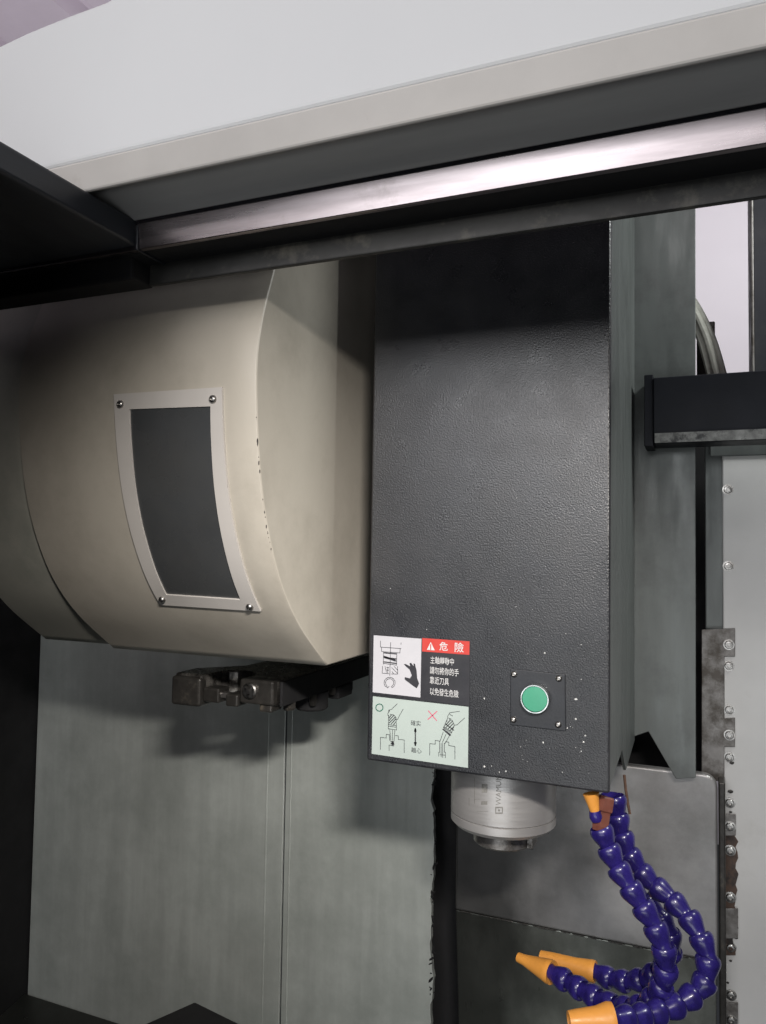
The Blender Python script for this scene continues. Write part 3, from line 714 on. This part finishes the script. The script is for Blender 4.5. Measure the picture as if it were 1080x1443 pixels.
# ------------------------------------------------------------------ door header seen from below
YD = 0.60
hd = thing('door_header', 'long door header with cream lip, grey channel and polished steel rail', 'door header', (0, 0.66, 1.75))
def hz(px, py, Y): return onY(px, py, Y).z
zA = hz(540, 131, YD); zB = hz(540, 183, YD+0.01); zC = hz(540, 252, YD+0.08); zD = hz(540, 292, YD+0.08)
zG = hz(540, 355, YD+0.13)
X0, X1 = -0.95, 1.1
def bar(name, pr, material, bev=0.0, par=hd, x0=X0, x1=X1, segs=2):
    return obj(name, prism([Vector((x0, y, z_)) for y, z_ in pr], (x1-x0, 0, 0)), material, par, bevel=bev, segs=segs)
bar('lip', [(YD-0.003, zA), (YD+0.007, zB), (YD+0.012, zB), (YD+0.012, zA)], 'lip', 0.002)
bar('channel', [(YD+0.0125, zB+0.002), (YD+0.035, zB+0.014), (YD+0.079, zC+0.003), (YD+0.079, zC+0.04), (YD+0.0125, zC+0.06)], 'channel', 0.002)
bar('steel_rail', [(YD+0.0785, zC), (YD+0.0822, zD+0.001), (YD+0.0829, zD), (YD+0.089, zD), (YD+0.089, zC)], 'rail', 0.001)
bar('black_strip', [(YD+0.0895, zC), (YD+0.0895, zD+0.001), (YD+0.1295, zD+0.001), (YD+0.1295, zC)], 'void')
bar('inner_lip', [(YD+0.130, zD+0.03), (YD+0.128, zG), (YD+0.134, zG-0.001), (YD+0.138, zD+0.03)], 'dirty_lip', 0.0015, x0=onY(212, 380, YD+0.13).x)
bar('inner_sheet', [(YD+0.139, zD), (YD+0.139, 2.12), (YD+0.15, 2.12), (YD+0.15, zD)], 'black')
up_ = thing('upper_front_panel', 'broad white painted panel above the cream lip of the door header', 'panel', (0, YD, zA))
pU = [Vector((X0-0.6, YD, zA+0.0015)), Vector((X1, YD, zA+0.0015)), Vector((X1, YD, 2.6))]
tl = onY(0, 62, YD); t2 = onY(150, 0, YD)
sl = (t2.z-tl.z)/(t2.x-tl.x)
pU += [Vector((t2.x+0.1, YD, t2.z+0.09*sl+0.02)), Vector((t2.x, YD, t2.z)), onY(95, 20.5, YD), onY(40, 43, YD), tl, Vector((tl.x-0.2, YD, tl.z-0.2*sl)), Vector((X0-0.6, YD, tl.z-0.3*sl))]
pU = [Vector((p.x, YD+0.0, p.z)) for p in pU]
obj('panel_sheet', prism(pU, (0, 0.02, 0)), 'white', up_, bevel=0.006, segs=4)

# side rail of the door frame, running out towards the operator
XB = onY(200, 348, YD+0.09).x
zr0 = onX(100, 296, XB).z; zr1 = onX(100, 255, XB).z
fr = thing('door_frame_rail', 'dark steel door frame rail meeting the end of the polished rail', 'frame rail', (XB-0.1, 0.5, zr0))
obj('rail_body', bx(XB-0.45, XB, 0.12, YD+0.15, zr0, zr1), 'frame', fr, bevel=0.004, segs=3)
obj('end_plate', bx(XB+0.001, XB+0.004, YD+0.078, YD+0.128, zD-0.002, zC-0.002), 'black', fr, bevel=0.001)
obj('corner_gusset', bx(XB-0.5, onY(211, 380, YD+0.13).x, YD+0.10, YD+0.1385, zG-0.001, zr0-0.0005), 'void', fr, bevel=0.003)
obj('shade_blocker', bx(XB-0.75, -0.57, 0.40, 0.46, 0.3, zr0-0.0005), 'black', fr, bevel=0.003)  # unseen board added to shade the left of the magazine cover

# ------------------------------------------------------------------ coolant hoses
SEG = 0.0245
bm = lathe([(0.0100, 0.0012), (0.0128, -0.0010), (0.0143, 0.0008), (0.0151, 0.0038), (0.0152, 0.0062), (0.0146, 0.0095), (0.0128, 0.0150), (0.0107, 0.0205), (0.0094, 0.0245), (0.0102, 0.028), (0.0098, 0.032)], 22)
bmesh.ops.recalc_face_normals(bm, faces=bm.faces[:])
seg_me = bpy.data.meshes.new('segment'); bm.to_mesh(seg_me); bm.free(); seg_me.materials.append(MT['blue'])
for p in seg_me.polygons: p.use_smooth = True
seg_me.set_sharp_from_angle(angle=math.radians(70))
noz_bm = lambda L, r0, r1: lathe([(r0*0.8, 0.002), (r0*1.02, 0.0), (r0*1.05, 0.006), (r0, 0.010), (r0*0.86, 0.018), (r1*1.08, L*0.82), (r1, L), (r1*0.7, L), (r1*0.65, L*0.7)], 24)
def hose(label, path, nozzle, conn=None, sz=1.0):
    P = [onY(px, py, Y) for px, py, Y in path]
    t = thing('coolant_hose', label, 'coolant hose', P[0], 'segmented coolant hoses below the head')
    R_ = resample(catmull(P, 14), SEG*sz)
    for a, b in zip(R_, R_[1:]):
        o = bpy.data.objects.new('segment', seg_me); COL.objects.link(o); o.parent = t
        d = (b-a).normalized()+Vector([random.uniform(-0.05, 0.05) for _ in range(3)])
        o.matrix_local = frame_matrix(a-P[0], d) @ Matrix.Diagonal((sz, sz, (b-a).length/SEG, 1))
    e = R_[-1]; (nx, ny, nY, r0, r1) = nozzle
    tip = onY(nx, ny, nY); L = (tip-e).length
    obj('nozzle', noz_bm(L, r0, r1).copy() if False else lathe([(r, z_) for r, z_ in ((r0*0.8, 0.002), (r0*1.02, 0.0), (r0*1.06, 0.005), (r0*1.0, 0.009), (r0*0.84, L*0.36), (r1*1.12, L*0.80), (r1, L), (r1*0.7, L), (r1*0.6, L*0.75))], 26, M=frame_matrix(e, tip-e)), 'orange', t, smooth=True)
    if conn:
        c0 = onY(*conn); d = P[0]-c0
        obj('connector', lathe([(0.012, 0), (0.0135, 0.002), (0.0135, d.length*0.45), (0.011, d.length*0.5), (0.0115, d.length*0.95), (0.010, d.length+0.004)], 6, M=frame_matrix(c0, d)), 'brown', t)
    return t
hose('blue segmented hose in front, brown connector on top and slim orange nozzle', [(846, 1166, 1.03), (857, 1195, 1.03), (873, 1228, 1.025), (893, 1258, 1.02), (912, 1288, 1.015), (930, 1318, 1.01), (939, 1350, 1.01), (937, 1380, 1.015), (926, 1404, 1.02), (905, 1420, 1.03), (878, 1422, 1.045), (850, 1411, 1.06), (822, 1396, 1.075), (796, 1381, 1.09), (772, 1367, 1.10)], (731, 1349, 1.12, 0.0150, 0.0066), (853, 1122, 1.04))
hose('blue segmented hose looping widest, ending in the thickest orange nozzle', [(866, 1122, 1.10), (873, 1160, 1.10), (884, 1198, 1.095), (905, 1230, 1.09), (930, 1255, 1.08), (957, 1276, 1.07), (978, 1302, 1.06), (993, 1333, 1.05), (1000, 1360, 1.045), (994, 1386, 1.04), (974, 1406, 1.03), (945, 1420, 1.01), (915, 1430, 0.99), (885, 1436, 0.965), (850, 1436, 0.94)], (802, 1440, 0.93, 0.0172, 0.0112), None)
hose('blue segmented hose behind the others, its orange nozzle lying shaded', [(861, 1120, 1.14), (863, 1175, 1.14), (872, 1226, 1.13), (903, 1264, 1.12), (935, 1296, 1.115), (948, 1332, 1.12), (934, 1364, 1.13), (905, 1381, 1.14), (872, 1383, 1.15), (845, 1372, 1.16), (822, 1361, 1.165)], (762, 1349, 1.17, 0.0140, 0.0095), None)
# a little orange nozzle stub tucked at the head corner
ns = thing('spare_nozzle', 'short orange nozzle tucked under the corner of the black head', 'nozzle', onY(838, 1145, 1.02))
a = onY(839, 1146, 1.025); b = onY(833, 1118, 1.025)
obj('nozzle_cone', lathe([(0.0055, 0), (0.0075, (b-a).length*0.45), (0.0105, (b-a).length)], 20, M=frame_matrix(a, b-a)), 'orange', ns, smooth=True)
obj('ball_socket', lathe([(0.003, -0.012), (0.0065, -0.010), (0.0085, -0.004), (0.007, 0.003)], 20, M=frame_matrix(a, b-a)), 'blue', ns, smooth=True)
wr = thing('rusty_wire', 'thin rusty wire hanging beside the blue hoses in front of the plate', 'wire', onY(888, 1147, 1.3))
obj('wire_strand', tube([onY(880, 1092, 1.3), onY(882, 1112, 1.3), onY(885, 1132, 1.3), onY(888, 1147, 1.3)], 0.0022, 8), 'wire', wr, smooth=True)
